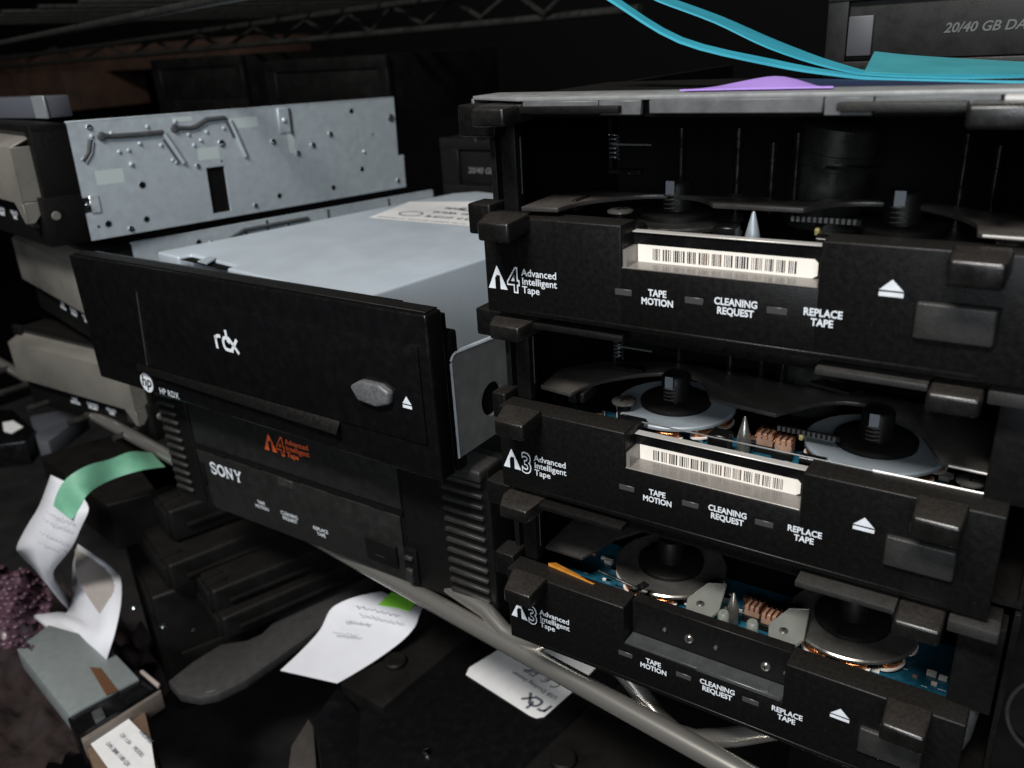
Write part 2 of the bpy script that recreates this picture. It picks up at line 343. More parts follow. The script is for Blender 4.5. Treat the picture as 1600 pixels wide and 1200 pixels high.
    for i in range(110):
        x=rnd.uniform(10,94);y=rnd.uniform(8.4,20); 
        k.box(x,x+rnd.uniform(.4,1.6),y,y+.12,zp+.02,zp+.05)
    obj('silkscreen',k,WHITE,p,False)
    dm={'a':DRUM,'b':DISC,'bare':DISC2}[variant]  # top drive: dark reel metal carries the shade inside its bay
    reel(t,31.6,24,zr,dm,True,variant!='bare'); reel(t,73,23.6,zr,dm,True,variant!='bare')
    # arch plate over the reels
    if variant!='bare':
        zA=21.8 if variant=='a' else 23.0
        def crv(P,n=4):
            P=[Vector(p).to_3d() for p in P]; o=[]
            for q in range(len(P)-1):
                a0,a1,a2,a3=P[max(q-1,0)],P[q],P[q+1],P[min(q+2,len(P)-1)]
                for k_ in range(n):
                    u_=k_/n; v_=.5*((2*a1)+(a2-a0)*u_+(2*a0-5*a1+4*a2-a3)*u_*u_+(3*a1-a0-3*a2+a3)*u_**3); o.append((v_.x,v_.y))
            return o+[(P[-1].x,P[-1].y)]
        if variant=='a':
            fr=[(9.0,1.8)]+crv([(16.6,2.8),(17.6,9.5),(21,15),(26,19.4),(32,21.2),(38,19.6),(42.4,14.8)])+crv([(58.6,15.0),(61.8,20.8),(66,23.4),(70.7,24.0),(76,22.6),(82,16.8),(85.3,11.6),(86.4,5.0)])+[(97,3.4)]
            bk=[(8,15)]+crv([(14,20.5),(22,24.6),(31,26.4),(41,25.6),(47.6,24.4),(52,21.6),(57,22.4),(63,26),(71,27.2),(79,25),(87,20)])+[(97,18)]
        else:
            fr=[(7.1,7.6)]+crv([(15.2,6.6),(17,14.4),(23.5,22.6),(30.5,26.6),(37,25.0),(42,17.0)])+crv([(55.9,15.4),(62.6,25),(70.5,27.4),(79.5,21.4),(85.8,9.0)])+[(97,8)]
            bk=[(6,18)]+crv([(12,26),(22,31),(33,33),(48,32),(60,31),(72,33),(90,30)])+[(97,28)]
        pts=fr+bk[::-1]
        obj('arch_plate',B().prism([(x,y,zA) for x,y in pts],(0,0,-.9),.18,2),ARCH,t)
        obj('bright_edge',B().tube([(87.2,fr[-1][1]+.4,zA-.3),(96.5,fr[-1][1]-.1,zA-.3)],.2,6),EDGE,t)
        obj('bright_edge',B().tube([(76,6.1,20.1),(95,6.1,20.1)],.2,6),EDGE,t) if variant=='b' else None
        obj('bright_edge',B().tube([(32,6.2,20.0),(76,6.1,20.0)],.16,6),GREYM,t) if variant=='b' else None
    else:
        obj('arch_plate',B().prism([(6,9,22.5),(16,9,22.5),(19,20,22.5),(28,34,22.5),(6,34,22.5)],(0,0,-.9),.2,2),CHAR,t)
    # guide pin, coils
    b=B().lathe([(1.35,13.3),(1.35,17.6),(1.2,18.4),(.3,22.0),(.12,22.2)],(50.3,14.5 if variant!='a' else 14,-.6 if variant!='a' else -1.2),'z',28); obj('guide_pin',b,DISC2 if variant!='a' else DISC,t)
    for i,(x,y) in enumerate(((53.6,18.4),(57.6,17.4)) if variant!='a' else ()):
        q=obj('coil_core',B().box(x-1.7,x+1.7,y-1.3,y+1.3,zp+1,zp+4.2,.15,1),TAN,t)
        for j in range(4): obj('copper_turn',B().tube([(x-1.7+j*1.1,y-1.5,zp+3.4),(x-1.6+j*1.1,y-1.4,zp+4.4),(x-1.3+j*1.1,y+1.5,zp+4.4)],.2,5),COPPER,q)
        obj('coil_base',B().box(x-2,x+2,y-1.9,y-1.2,zp,zp+1.6,.1,1),BLK2,q)
    if variant!='bare':
        screw(t,23.2,15.6,19.0,2.6,DISC2); obj('screw_post',B().lathe([(1.4,13),(1.4,19)],(23.2,15.6,0),'z',16),BLK2,t)
        screw(t,90.6,11.5,19.0,2.3,DISC2); obj('screw_post',B().lathe([(1.4,13),(1.4,19)],(90.6,11.5,0),'z',16),SILV,t)
        obj('roller',B().lathe([(1.7,0),(1.9,.4),(1.9,5.4),(1.4,6.0)],(25.0,10.2,16.8),'x',20),BLKG,t)
        obj('roller',B().lathe([(1.3,0),(1.3,4.6)],(62.8,9.4,17.6),'x',16),BLKG,t)
        obj('yellow_glue',B().box(59.4,60.3,20,21.2,16.0,17.4,.3,2),YEL,t)
        for x_,y_ in ((17,9.5),(27,9.2),(47,11.8),(53,9.6),(59,12),(66,11.4),(85,9.6)): obj('screw_head',B().lathe([(.55,13.2),(.55,14.6),(.35,14.9)],(x_,y_,0),'z',12),GREYM,t)
        obj('peg',B().lathe([(.35,13),(.35,17.5)],(19.8,12.6,0),'z',8),SILV,t)
        b=B(); b.box(13,15,9,14,19.6,21.4,.2,1); obj('rib',b,BLK2,t); b=B(); b.box(16,17,9,15,20,22.2,.2,1); obj('rib',b,BLK2,t)
        obj('flex_cable',B().box(10,22,6.2,6.5,18.6,20.1),ORFLEX if variant=='b' else BLK2,t,False) if 0 else None
        obj('block',B().box(44.5,48.6,9.5,13,13.2,18.8,.2,1),BLKG,t)
        # tape tensioner parts beyond the reels
        for x,y,h in ((40,30,33),(46,33,30),(28,30,33),(51,32,32),(80,32,32),(85,34,30)): obj('tape_guide',B().lathe([(.8,16),(.8,h-4),(1.0,h-3.8),(1.0,h)],(x,y+4,0),'z',14),BLKG,t)
        hd=obj('head_drum',B().lathe([(7.5,-14),(7.5,-2),(7.3,-1.8),(7.3,-1.5),(7.5,-1.3),(7.5,1),(7.35,1.1),(7.5,1.2),(7.5,6),(6.9,6.4)],(0,0,0),'z',60),DRUM,t); hd.location=Vector((56,44,27))*S; hd.rotation_euler=(R(4),R(9),0)
        lv=obj('lever',B().box(20.5,27.5,15.5,17.5,26.2,27.2,.2,1).box(20.5,21.3,16,17.2,26.9,37,.1,1),BLKG,t); obj('lever_spring',B().tube([(22+1.0*math.cos(i*.6),15.6+1.0*math.sin(i*.6),29+i*.08) for i in range(60)],.12,5),GREYM,lv)
        obj('guide_rail',B().box(22,30,14.8,15.2,31.8,32.1),GREYM,t,False); obj('link_arm',B().prism([(60,22,28),(68,20,28),(70,22,28),(62,25,28)],(0,0,-.6)),BLKG,t,False)
        for q in range(12): obj('rack_tooth',B().box(56.3+q*.95,56.8+q*.95,16.1,16.5,19.2,20.1),GREYM,t,False)
        obj('toothed_rack',B().box(56,68,16.5,17.4,19,20,.1,1),BLK2,t)
    else:
        obj('flex_cable',B().prism([(9,5.5,20.8),(21.4,4.2,20.4),(21.9,5.0,19.8),(10,7.2,20.2)],(0,0,-1.0)),ORFLEX,t,False)
        obj('metal_bar',B().tube([(21,8,21.2),(31,7,20.6)],.35,8),SILV,t); obj('metal_clip',B().prism([(29.5,6,19.8),(31.5,9.6,20.6),(33,9,20.6),(31,5.6,19.8)],(0,0,.5)),SILV,t,False)
        for x in (44,62):
            c=obj('clear_bracket',B().prism([(x-2,8,17.6),(x+3.4,7.4,17.6),(x+4.4,11,17.6),(x+3.2,19,19.2),(x-.6,17.2,19.2),(x-3.2,12,17.6)],(0,0,.9),.25,2),CLEARB,t)
            screw(c,x+.2,11,18.4,1.0,DISC2)
        for x in (50.2,56.4): obj('clear_peg',B().lathe([(1.2,16.5),(1.2,20),(.9,20.4)],(x,8.8,0),'z',16),CLEARB,t)
        obj('clear_strip',B().box(48,60,7.2,8.6,16.8,17.6,.2,1),CLEARB,t)
        k=B()
        for i in range(3): k.box(22,26,12+i*1.8,12.5+i*1.8,zp+.1,zp+.6)
        obj('solder_pads',k,SILV,p,False)
    # panel print
    z1=7.4
    for x,s_ in ((38.3,'TAPE\nMOTION'),(52.6,'CLEANING\nREQUEST'),(66.9,'REPLACE\nTAPE')):
        text('lettering',s_,1.74,(x,-.05,z1+.35),WHITE,t,sx=.88,bold=.03,line=.94)
    for x in (31.6,45.2,59.6): obj('indicator',B().box(x-1.7,x+1.7,-.1,.5,z1-.2,z1+1.0,.08,1),LEDM,t)
    ait_logo(t,num,1.4,-.05,5.4 if variant!='bare' else 6.8,4.7,WHITE,BLK)
    eject(t,76.6,-.05,12.2 if variant=='a' else 11.4,3.5,2.7,WHITE)
    # eject button
    obj('button_gap',B().box(79.8,91.6,-.03,.4,5.9,12.5,.4,2),VOID,t)
    obj('eject_button',B().box(80.3,91.1,-1.0,.5,6.3,12.1,.45,3),CHAR,t)
    obj('reset_hole',B().lathe([(.6,0),(.6,-.04)],(76,-.02,4.0),'y',16),VOID,t)
    return t
top=ait(-51.3,'4','topmost bare tape drive, marked 4, with a barcode strip and a grey cover','a')
mid=ait(-92.6,'3','middle bare tape drive, marked 3, with barcode strip, blue grey reels and copper coils','b',133.)
bot=ait(-133.9,'3','bottom bare tape drive, marked 3, without barcode, its screws and blue board bare','bare',132.)
obj('top_lid',B().box(-3,112,10,62,39.6,40.6),BLK2,top,False)
# grey cover on the top drive
cv=obj('top_cover',B().prism([(-4.5,7,41),(9.5,1.4,41),(99,1.2,41),(112,1.2,41),(112,10,41),(60,12,41),(-4.5,16,41)],(0,0,.7),.15,2),mat('satin_cover_metal',(.30,.31,.31),.38,metal=.4,vary=.1),top)
cf=mat('grey_cover_lip',(.12,.125,.13),.45,metal=.3,vary=.15)
for x0,x1,z0 in ((11,26.4,38.8),(26.6,34.5,38.6),(36,64,38.8),(64.2,71,38.4),(71.2,87,38.8)): obj('cover_lip',B().box(x0,x1,1.0,2.0,z0,41.0,.15,1),cf,cv)
obj('cover_edge',B().box(87.4,112,.9,1.8,40.1,41.0,.15,1),EDGE,cv)
obj('cover_tongue',B().box(-5.0,-4.3,7,12,33,41.2,.15,1),cf,cv)
# ================================================================ removable-disk drive
rx=thing('cartridge_drive',(-269.2,139,-55.8),'black front removable disk drive marked rdx with its pale blue steel body behind','disk drive',rot=(0,0,-1.2))
W_,H_=151.6,42.7
b=B(); b.box(0,W_,0,5.8,-H_,0,.7,3); b.box(2,W_-14,5.6,8.5,-H_+1,-.4,.4,2); obj('bezel',b,BLKG,rx)
obj('top_edge',B().box(1,W_-1,1.2,5.6,.02,.35,.1,1),BLK2,rx)
obj('door_panel',B().prism([(36,-.02,-7.6),(148.5,-.02,-7.6),(148.5,-.02,-33),(32,-.02,-33)],(0,-.6,0),.25,2),BLKG,rx)
obj('door_groove',B().tube([(35.3,-.1,-7.2),(31.6,-.1,-33.4)],.25,8),GREYM,rx) if False else None
obj('door_gap',B().prism([(35.0,-.1,-7.2),(36.0,-.1,-7.2),(32.2,-.1,-33),(31.2,-.1,-33)],(0,-.1,0)),VOID,rx,False); obj('door_edge_highlight',B().tube([(36.4,-.62,-8),(32.6,-.62,-32.6)],.16,6),GREYM,rx)  # thin grey tube is a painted highlight along the door panel edge
b=B(); b.prism([(26,-.5,-33.2),(118.5,-.5,-33.2),(118.5,-2.4,-36.3),(27,-1.6,-35.0)],(0,.4,-.2),.1,2); obj('finger_ledge',b,BLK,rx)
b=B(); b.prism([(126.2,-.2,-21.0),(130,-.2,-18.9),(136.5,-.2,-18.9),(139.6,-.2,-20.4),(139.2,-.2,-23.6),(134.5,-.2,-25.2),(128.5,-.2,-24.6)],(0,-2.4,0),.8,3); obj('eject_button',b,mat('grey_button',(.09,.092,.098),.4,bump=1,bscale=900,vary=.3,vscale=900),rx)
eject(rx,143.6,-.72,-24.2,2.9,3.2,WHITE)
b=B(); k=1
strokes(b,[[(0,0),(0,3.9)],[(0,2.6)]+arc(1.6,2.6,1.5,1.5,150,80,6)+[(2.4,4.1)]][:1],1.0,(72.0,-.72,-20.4))
strokes(b,[arc(1.5,2.5,1.5,1.5,175,85,7)+[(2.4,4.0)]],1.0,(72.0,-.72,-20.4))
strokes(b,[[(6.0,3.9),(4.9,3.9)]+arc(4.7,2.5,1.4,1.4,100,180,6)+arc(4.7,1.7,1.4,1.4,180,262,6)+[(5.6,.3),(7.2,.3)]],1.0,(72.0,-.72,-20.4))
strokes(b,[[(5.2,6.3),(5.2,3.7)],[(5.2,3.4),(6.3,2.6)],[(5.9,4.1),(9.6,-.15)],[(9.6,4.1),(6.5,.3)]],1.0,(72.0,-.74,-20.4))
obj('brand_mark',b,WHITE,rx,False)
dk=obj('brand_disc',B().lathe([(3.3,0),(3.3,-.08)],(28.8,-.02,-39.4),'y',40),WHITE,rx)
text('lettering','hp',5.4,(28.7,-.22,-40.6),INK,rx,shear=.25,bold=.015)
text('lettering','HP RDX',3.1,(35.2,-.06,-41.9),WHITE,rx,align='LEFT',sx=.88,spacing=1.08)
b=B(); b.box(W_-8,W_-.8,5.5,8,-H_+2,-1.6,.4,2); b.box(W_-14,W_-.9,7.8,11.6,-H_-1,-6.8,.6,3); obj('bezel_skirt',b,BLK2,rx)
# steel body, bracket plate
Yb=Matrix.Rotation(R(-6.3),4,'Z')
def bp(x,y,z): v=Yb@Vector((x,y,0)); return (121.8+v.x,8.6+v.y,z)
body=obj('steel_body',B().prism([bp(-105,0,-2.1),bp(-91,0,-2.1),bp(-91,4.6,-2.1),bp(-62,3.8,-2.1),bp(-62,0,-2.1),bp(0,0,-2.1),bp(0,128,-2.1),bp(-83,132,-2.1),bp(-90,124,-2.1)],(0,0,-38),.9,4),STEELR,rx)
b=B().prism([bp(-90,4.0,-2.9),bp(-63,3.4,-2.9),bp(-63,.2,-2.9),bp(-90,.2,-2.9)],(0,0,-.1)); obj('top_slot',b,VOID,body,False)
obj('bent_tab',B().prism([bp(-78,-.3,-1.8),bp(-72,-.5,-1.8),bp(-76,5,-1.7),bp(-80,5,-1.7)],(0,0,-.4)),STEEL,body,False)
for y,z in ((13,-9),(4,-12.5)):
    q=Vector(bp(0,y,z)); obj('screw_hole',B().lathe([(1.0,-.1),(1.0,.12)],q,'x',18),VOID,body)
    obj('hole_rim',B().lathe([(1.35,-.1),(1.35,.06)],q,'x',18),STEEL,body)
# body label
def lp(x,y): return Vector((x+0,y,0))
labc=[atz(575,338,-57.3),atz(745,352,-57.3),atz(770,313,-57.3),atz(640,313,-57.3)]
Mi=rx.matrix_basis.inverted()
def rl(p): return (Matrix.Rotation(R(1.2),4,'Z')@(Vector(p)-Vector((-269.2,139,-55.8))))
lab=obj('spec_label',B().poly([tuple(rl(p)) [:2]+(-2.02,) for p in labc]),LABW,rx,False)
e0=rl(labc[0]); e1=rl(labc[1]); e3=rl(labc[3]); ux=(e1-e0).normalized(); uy=(e3-e0).normalized(); LX=(e1-e0).length; LY=(e3-e0).length
def lt(body_,u,v,s_,**kw):
    p=e0+ux*u*LX+uy*v*LY; p.z=-1.98; return text('lettering',body_,s_,p,INK,lab,ex=ux,ey=uy,align='LEFT',**kw)
lt('DESIGNED BY TRANSFER SYSTEMS  PN 101',.06,.06,2.2); lt('R-41117  C US  D33025',.44,.26,3.6,bold=.05); lt('5V 0.8A  12V 0.3A',.42,.50,3.4,bold=.05); lt('MADE IN CHINA',.45,.74,3.6,bold=.05)
lt('R1',.80,.36,5,bold=.05)
for cx,cy,r_ in ((.27,.36,5.2),(.66,.80,4.0)):
    p=e0+ux*cx*LX+uy*cy*LY; ring=[]
    pts=[(r_*math.cos(q*.262),r_*.72*math.sin(q*.262)) for q in range(25)]
    o=strokes(B(),[pts],.9,(p.x,p.y,-1.97),ux,uy); obj('approval_ring',o,INKG,lab,False)
for i in range(5): lt('- - ----- - -- --- - -',.05+.05*(i%2),.12+.07*i,1.2) if i<2 else None
# side bracket plate with a hole
cxp=rl((-118.2,147,-96)).x
def plate_outline():
    o=[(8.4,-40),(8.4,-14.6)]+[(10.4+2*math.cos(R(q)),-14.6+2*math.sin(R(q))) for q in (165,140,115,95)]+[(34,-14.2),(110,-14.2),(110,-39)]
    return o
hy,hz,hr=23.4,-29.5,4.6
b=B(); out=plate_outline()
# plate with a true round hole: outer ring of quads
N=40; outr=[]
def hit(a):
    dx,dz=math.cos(a),math.sin(a); best=None
    P=out+[out[0]]
    for (x1,z1),(x2,z2) in zip(P,P[1:]):
        ex,ez=x2-x1,z2-z1; den=dx*ez-dz*ex
        if abs(den)<1e-9: continue
        t_=((x1-hy)*ez-(z1-hz)*ex)/den; s_=((x1-hy)*dz-(z1-hz)*dx)/den
        if t_>0 and -1e-6<=s_<=1+1e-6 and (best is None or t_<best): best=t_
    return (hy+dx*best,hz+dz*best)
angs=sorted([2*math.pi*i/N for i in range(N)]+[math.atan2(z-hz,y-hy)%(2*math.pi) for y,z in out])
for xx,sgn in ((cxp,1),(cxp-1.0,-1)):
    o_=[(xx,)+hit(a_) for a_ in angs]; i_=[(xx,hy+hr*math.cos(a_),hz+hr*math.sin(a_)) for a_ in angs]
    b.grid([[p,q] for p,q in zip(o_+[o_[0]],i_+[i_[0]])])
    if sgn==1: O1,I1=o_,i_
    else: b.grid([[p,q] for p,q in zip(O1+[O1[0]],o_+[o_[0]])]); b.grid([[p,q] for p,q in zip(I1+[I1[0]],i_+[i_[0]])])
bmesh.ops.remove_doubles(b.bm,verts=b.bm.verts,dist=.001); bmesh.ops.recalc_face_normals(b.bm,faces=b.bm.faces)
pl=obj('side_bracket',b,PLATE,rx)
obj('bracket_edge_highlight',B().tube([(cxp-.5,p[0]+.1,p[1]) for p in out[:7]],.62,8),STEEL,pl)  # lighter tube stands for the highlight on the plate edge
obj('hole_dark_backing',B().box(cxp-1.7,cxp-1.5,17,30,-36,-23),VOID,rx,False)  # black panel added behind the hole so the opening looks dark
# ================================================================ half-height tape drive below it
so=thing('tape_drive',(-188,152,-148),'black tape drive marked SONY with vent slots at both ends, under the rdx drive','tape drive',world=True)
b=B(); b.box(-243.5,-147.5,152.0,158,-148,-103,.4,2); obj('front_panel',b,BLK2,so)
for x0,x1,px0,px1 in ((-260,-243.7,-258.6,-249.2),(-147.3,-115.6,-131.2,-117.6)):
    b=B(); b.box(x0,x1,151.6,162,-148.4,-102.2,.7,3); q=obj('end_block',b,BLK2,so)
    for i in range(12):
        z=-106.6-i*3.35; sl=obj('vent_rib',B().prism([(px0,150.6,z),(px1,150.6,z-.0),(px1,150.6,z-1.2),(px0,150.6,z-1.2)],(0,1.4,-.0),.25,1),CHAR,q)
        obj('vent_slot',B().box(px0,px1,151.5,152.3,z-3.0,z-1.3),VOID,q,False)
b=B(); b.box(-131.6,-115.8,148.4,158,-104.8,-101.4,.8,3); obj('corner_cap',b,CHAR,so)
obj('door',B().prism([(-242,151.9,-108),(-147.6,151.9,-108),(-147.6,151.9,-123.2),(-242,151.9,-123.2)],(0,-.5,0),.25,2),PANEL,so)
obj('door_gap',B().box(-243,-147.4,151.2,152.1,-125.0,-123.7),VOID,so,False)
for i in range(5): obj('door_notch',B().box(-232+i*18,-226+i*18,150.9,151.6,-125.1,-124.0,.1,1),VOID,so)
obj('lower_panel',B().prism([(-242,151.9,-125.4),(-148.4,151.9,-125.4),(-148.4,151.9,-147.6),(-238,151.9,-147.6)],(0,-.9,0),.3,2),PANEL,so)
obj('latch_mark',B().box(-200,-193,150.7,151.2,-128.4,-125.6,.1,1),CHAR,so); obj('latch_glint',B().box(-197.6,-195.4,150.55,150.8,-127.2,-126.9),GREYM,so,False)
obj('side_clip',B().box(-240.5,-239,150.4,151.4,-139,-130,.2,1),VOID,so)
obj('side_clip',B().box(-147.6,-143,150.2,152,-147,-135,.3,1),VOID,so); obj('clip_tooth',B().box(-146.8,-144,149.2,151,-138.4,-137.2,.2,1),CHAR,so); obj('clip_tooth',B().box(-146.8,-144.4,149.2,151,-146.2,-141.6,.2,1),CHAR,so)
obj('eject_button',B().box(-163,-150.6,149.9,151.5,-143.4,-136,.4,2),BLK2,so); obj('button_mark',B().box(-159,-155.4,149.8,150,-141.2,-140.9),CHAR,so,False)
yl=150.9
for p,s_ in (((-211.0,yl,-138.8),'TAPE\nMOTION'),((-197.6,yl,-139.6),'CLEANING\nREQUEST'),((-183.4,yl,-141.0),'REPLACE\nTAPE')):
    text('lettering',s_,1.85,p,WHITE,so,sx=.9,bold=.012,line=.98)
# SONY, slab letters
b=B(); L0=(-235.2,yl-.05,-132.9); h=4.4
S1=[[(3.0,3.3)]+arc(1.55,3.25,1.25,1.0,20,200,8)+[(.45,2.8),(2.7,1.7)]+arc(1.55,1.15,1.25,1.0,25,-160,8)]
strokes(b,S1,.75,L0); strokes(b,[[(.25,1.6),(.25,.2)],[(2.95,4.2),(2.95,3.0)]],.35,L0)
strokes(b,[arc(5.6,2.2,1.7,1.9,0,360,24)],.85,L0)
strokes(b,[[(8.6,.2),(8.6,4.2)],[(11.3,.2),(11.3,4.2)]],.6,L0); strokes(b,[[(8.5,4.1),(11.4,.4)]],.9,(L0[0],L0[1]-.02,L0[2]))
strokes(b,[[(7.9,4.25),(9.3,4.25)],[(10.6,4.25),(12.0,4.25)],[(7.9,.2),(9.3,.2)],[(12.5,4.25),(14.1,4.25)],[(15.1,4.25),(16.5,4.25)],[(13.7,.2),(15.3,.2)]],.35,(L0[0],L0[1]-.03,L0[2]))
strokes(b,[[(13.2,4.2),(14.5,2.1)],[(15.9,4.2),(14.5,2.1)],[(14.5,2.3),(14.5,.2)]],.8,(L0[0],L0[1]-.04,L0[2]))
obj('brand_lettering',b,WHITE,so,False)
ait_logo(so,'4',-204.2,151.3,-116.6,6.1,ORANGE,BLK2)
obj('chassis',B().box(-256,-119,158,300,-147.6,-104.5,.5,2),BLK2,so)
# ================================================================ left stack: cased tape drives
def cased(pos,rot,label,first=False,open_=False):
    t=thing('tape_drive',pos,label,'tape drive','steel cased tape drives in the left stack',rot=rot)
    # steel case with a rectangular opening in the right wall
    b=B(); b.box(-100,-1.0,14,160,0,20,.4,2); obj('case',b,STEEL,t)
    ys=[14,62.4,70.4,160]; zs=[0.0,2.3,20.3,41]
    for i in range(3):
        for j in range(3):
            if i==1 and j==1: continue
            pass
    pts=[(14,41),(160,41),(160,18),(163.0,15),(163.5,0),(14,0),(14,10),(19,10),(19,15.2),(14,15.2)]
    b=B()
    for y0,y1,z0,z1 in ((14,62.4,15.4,41),(19.6,62.4,9.8,15.4),(14,62.4,0,9.8),(70.4,160,0,41),(62.4,70.4,0,2.3),(62.4,70.4,20.4,41),(160,163.4,0,15)): b.box(-.95,0,y0,y1,z0,z1)
    bmesh.ops.remove_doubles(b.bm,verts=b.bm.verts,dist=.002)
    side=obj('side_plate',b,STEEL,t,False)
    obj('side_opening',B().box(-1.2,-.9,62,70.8,2,20.8),VOID,side,False)
    obj('side_recess',B().box(-1.1,-.9,13.8,20,9.4,15.8),BLKG,side,False)
    obj('top_plate',B().box(-1.6,.1,13.9,160,41.0,41.5,.1,1),STEEL,t)
    def bumpo(y,z,r,m_=STEEL,h=.55): obj('rivet',B().lathe([(r,0),(r*.9,h*.6),(r*.5,h),(.05,h*1.05)],(0,y,z),'x',18),m_,side)
    def hole(y,z,r):
        obj('hole',B().lathe([(r,-.1),(r,.08)],(0,y,z),'x',20),VOID,side); obj('hole_rim',B().lathe([(r*1.35,-.1),(r*1.3,.05)],(0,y,z),'x',20),SILV,side)
    if first:
        for y,z in ((22.5,36),(29.5,36.4),(43,37.6),(54,38.6),(31,29.8),(34.5,30),(47,30.6),(58.5,33.5),(50.5,24.8),(51.6,23.8),(60,29.4),(73.5,34.6),(66,33.8)): bumpo(y-1,z,.75)
        for y,z,r in ((21.2,39.1,1.1),(113,24.4,1.25),(122.6,28.1,1.25),(105,21.7,1.2),(93.8,27.5,1.25),(70.5,29,1.5),(33.5,25,.9),(59,21.5,1.0),(81.5,3.0,1.0),(158.6,3.6,1.1),(28.7,2,1.1),(62,31,.7),(140,19,.7),(38,32,.7)): bumpo(y,z,r,STEEL if r<1 else SILV,.7)
        for y,z,r in ((36.2,17.1,1.25),(21,5,1.0),(35.3,4.5,.95),(135.2,36.9,.9),(138.1,11.3,.9),(121.4,5.1,.9),(93.5,5.3,.9),(17.4,4.6,.4),(69.5,22.3,.35),(146,26,.35)): hole(y,z,r)
        # pressed channels for the tape path lever
        DG=mat('channel_shadow_steel',(.10,.105,.105),.45,metal=.5)
        def chan(pts,r=.9):
            obj('channel',B().tube([(.0,y,z) for y,z in pts],r,8),GREYM,side); obj('channel_rim',B().tube([(.05,y+.7,z-.75) for y,z in pts],.55,8),STEEL,side)
        chan([(25,35.6),(29,35.2),(38,35.0),(47.6,35.0)],1.1); obj('channel',B().tube([(.3,47.8,34.8),(.3,53.6,23.4)],.95,8),STEEL,side); obj('channel',B().tube([(.0,47.2,32.6),(.0,52.0,23.4)],.5,8),GREYM,side)
        chan([(52.3,36.2),(58.5,35.6),(61,36.0),(65.8,38.3),(73.6,38.4)],1.0); chan([(73.6,38.4),(76.5,31)],.8); obj('channel',B().tube([(.3,75.4,37.4),(.3,80.2,23.0)],.9,8),STEEL,side)
        chan([(20.8,35.0),(19.5,31),(16.8,27.9)],.9)
        for y,z in ((24.9,35.6),(52.3,36.1)): obj('pivot',B().lathe([(1.7,0),(1.5,.7),(.8,1)],(0,y,z),'x',20),GREYM,side)
        for y0,y1,z0,z1 in ((20,30,19,24),(60,69,23.4,28),(76,88,34,38),(101,104,22,34),(52,60,38.4,40)): obj('tape_residue',B().box(0,.03,y0,y1,z0,z1),TAPEM,side,False)
        obj('spring_clip',B().box(0,.5,97.4,102.6,30.6,40.4,.15,1),STEEL,side); bumpo(100,35.6,1.2,STEEL,1.2); obj('clip_edge',B().box(0,.7,102.8,103.4,29.6,40.2),GREYM,side,False)
        obj('edge_ring',B().lathe([(1.8,0),(1.6,.4),(1.2,.4)],(0,157.4,32.4),'x',20),GREYM,side)
        b=B(); b.box(-.9,.4,16.0,19.4,9.6,15.6,.15,1); obj('bright_tab',b,SILV,t); bumpo(15.2,12.8,1.0,SILV,.7)
    else:
        for y,z in ((30,34),(45,36),(60,37),(80,37),(108,36.5),(128,36),(152,35),(138,37)): bumpo(y,z,1.0,SILV)
        for y,z in ((40,37),(90,36),(118,36)): hole(y,z,.9)
        for y in (70,100,133): obj('seam',B().box(0,.06,y,y+1.2,14,41),GREYM,side,False)
        obj('channel',B().tube([(.1,30,35),(.1,48,34),(.1,60,38.6),(.1,90,38.8)],.9,8),GREYM,side)
    # black front frame and text bar
    b=B(); b.box(-100,0,0,13.9,0,17.2,.4,2); b.box(-100,-93,0,13.9,17,41,.4,2); b.box(-5,0,1.5,13.9,17,41,.4,2); b.box(-100,0,2,13.9,38.6,41,.3,2); obj('bezel',b,BLK2,t)
    obj('side_notch',B().box(-.2,.05,3,7,3,12),VOID,t,False)
    for x,s_ in ((-60,'TAPE\nMOTION'),(-45.5,'CLEANING\nREQUEST'),(-31,'REPLACE\nTAPE')): text('lettering',s_,1.9,(x,-.06,8.6),WHITE,t,sx=.95,bold=.05,line=.95)
    obj('eject_button',B().box(-18,-7,-.8,.4,6,12,.4,2),CHAR,t)
    # milky dust cover: top, front, right side, lower rim and pointed corner tab
    c=thing('dust_cover',(0,0,0),'x','x')
    bpy.data.objects.remove(c)
    b=B(); b.box(-97,-3,-5.0,-4.2,15.4,34.5,.25,2); b.prism([(-97,-4.9,34.4),(-3,-4.9,34.4),(-4,4.5,38.4),(-97,4.5,38.4)],(0,0,-.8),.2,1); b.box(-3.8,-3,-4.8,5,16,34.4,.2,1)
    b.prism([(-11,-5.0,15.6),(-3,-5.0,15.6),(-3,-4.8,8.6),(-5,-4.8,8.6)],(0,.7,0),.2,1); b.prism([(-3.9,-4.8,15.8),(-3.9,4.4,15.8),(-3.9,-2.2,8.6),(-3.9,-4.8,8.6)],(.8,0,0),.2,1)
    obj('dust_cover',b,MILK,t)
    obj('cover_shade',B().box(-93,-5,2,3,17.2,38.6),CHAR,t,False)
    obj('hinge_pin',B().lathe([(1.9,-3.4),(1.9,-.4),(1.4,.3)],(0,4.0,10.6),'x',18),MILK,t) 
    return t
cased((-298.5,149,-58.2),(-1.5,.9,-9.1),'uppermost steel cased tape drive on the left, dotted side plate in full view',True)
cased((-301,164,-104),(-1.0,.4,-13),'middle steel cased tape drive on the left, half hidden behind the rdx drive')
cased((-321,183.2,-154.6),(0,0,1.2),'lowest steel cased tape drive on the left, just above the shelf rail')
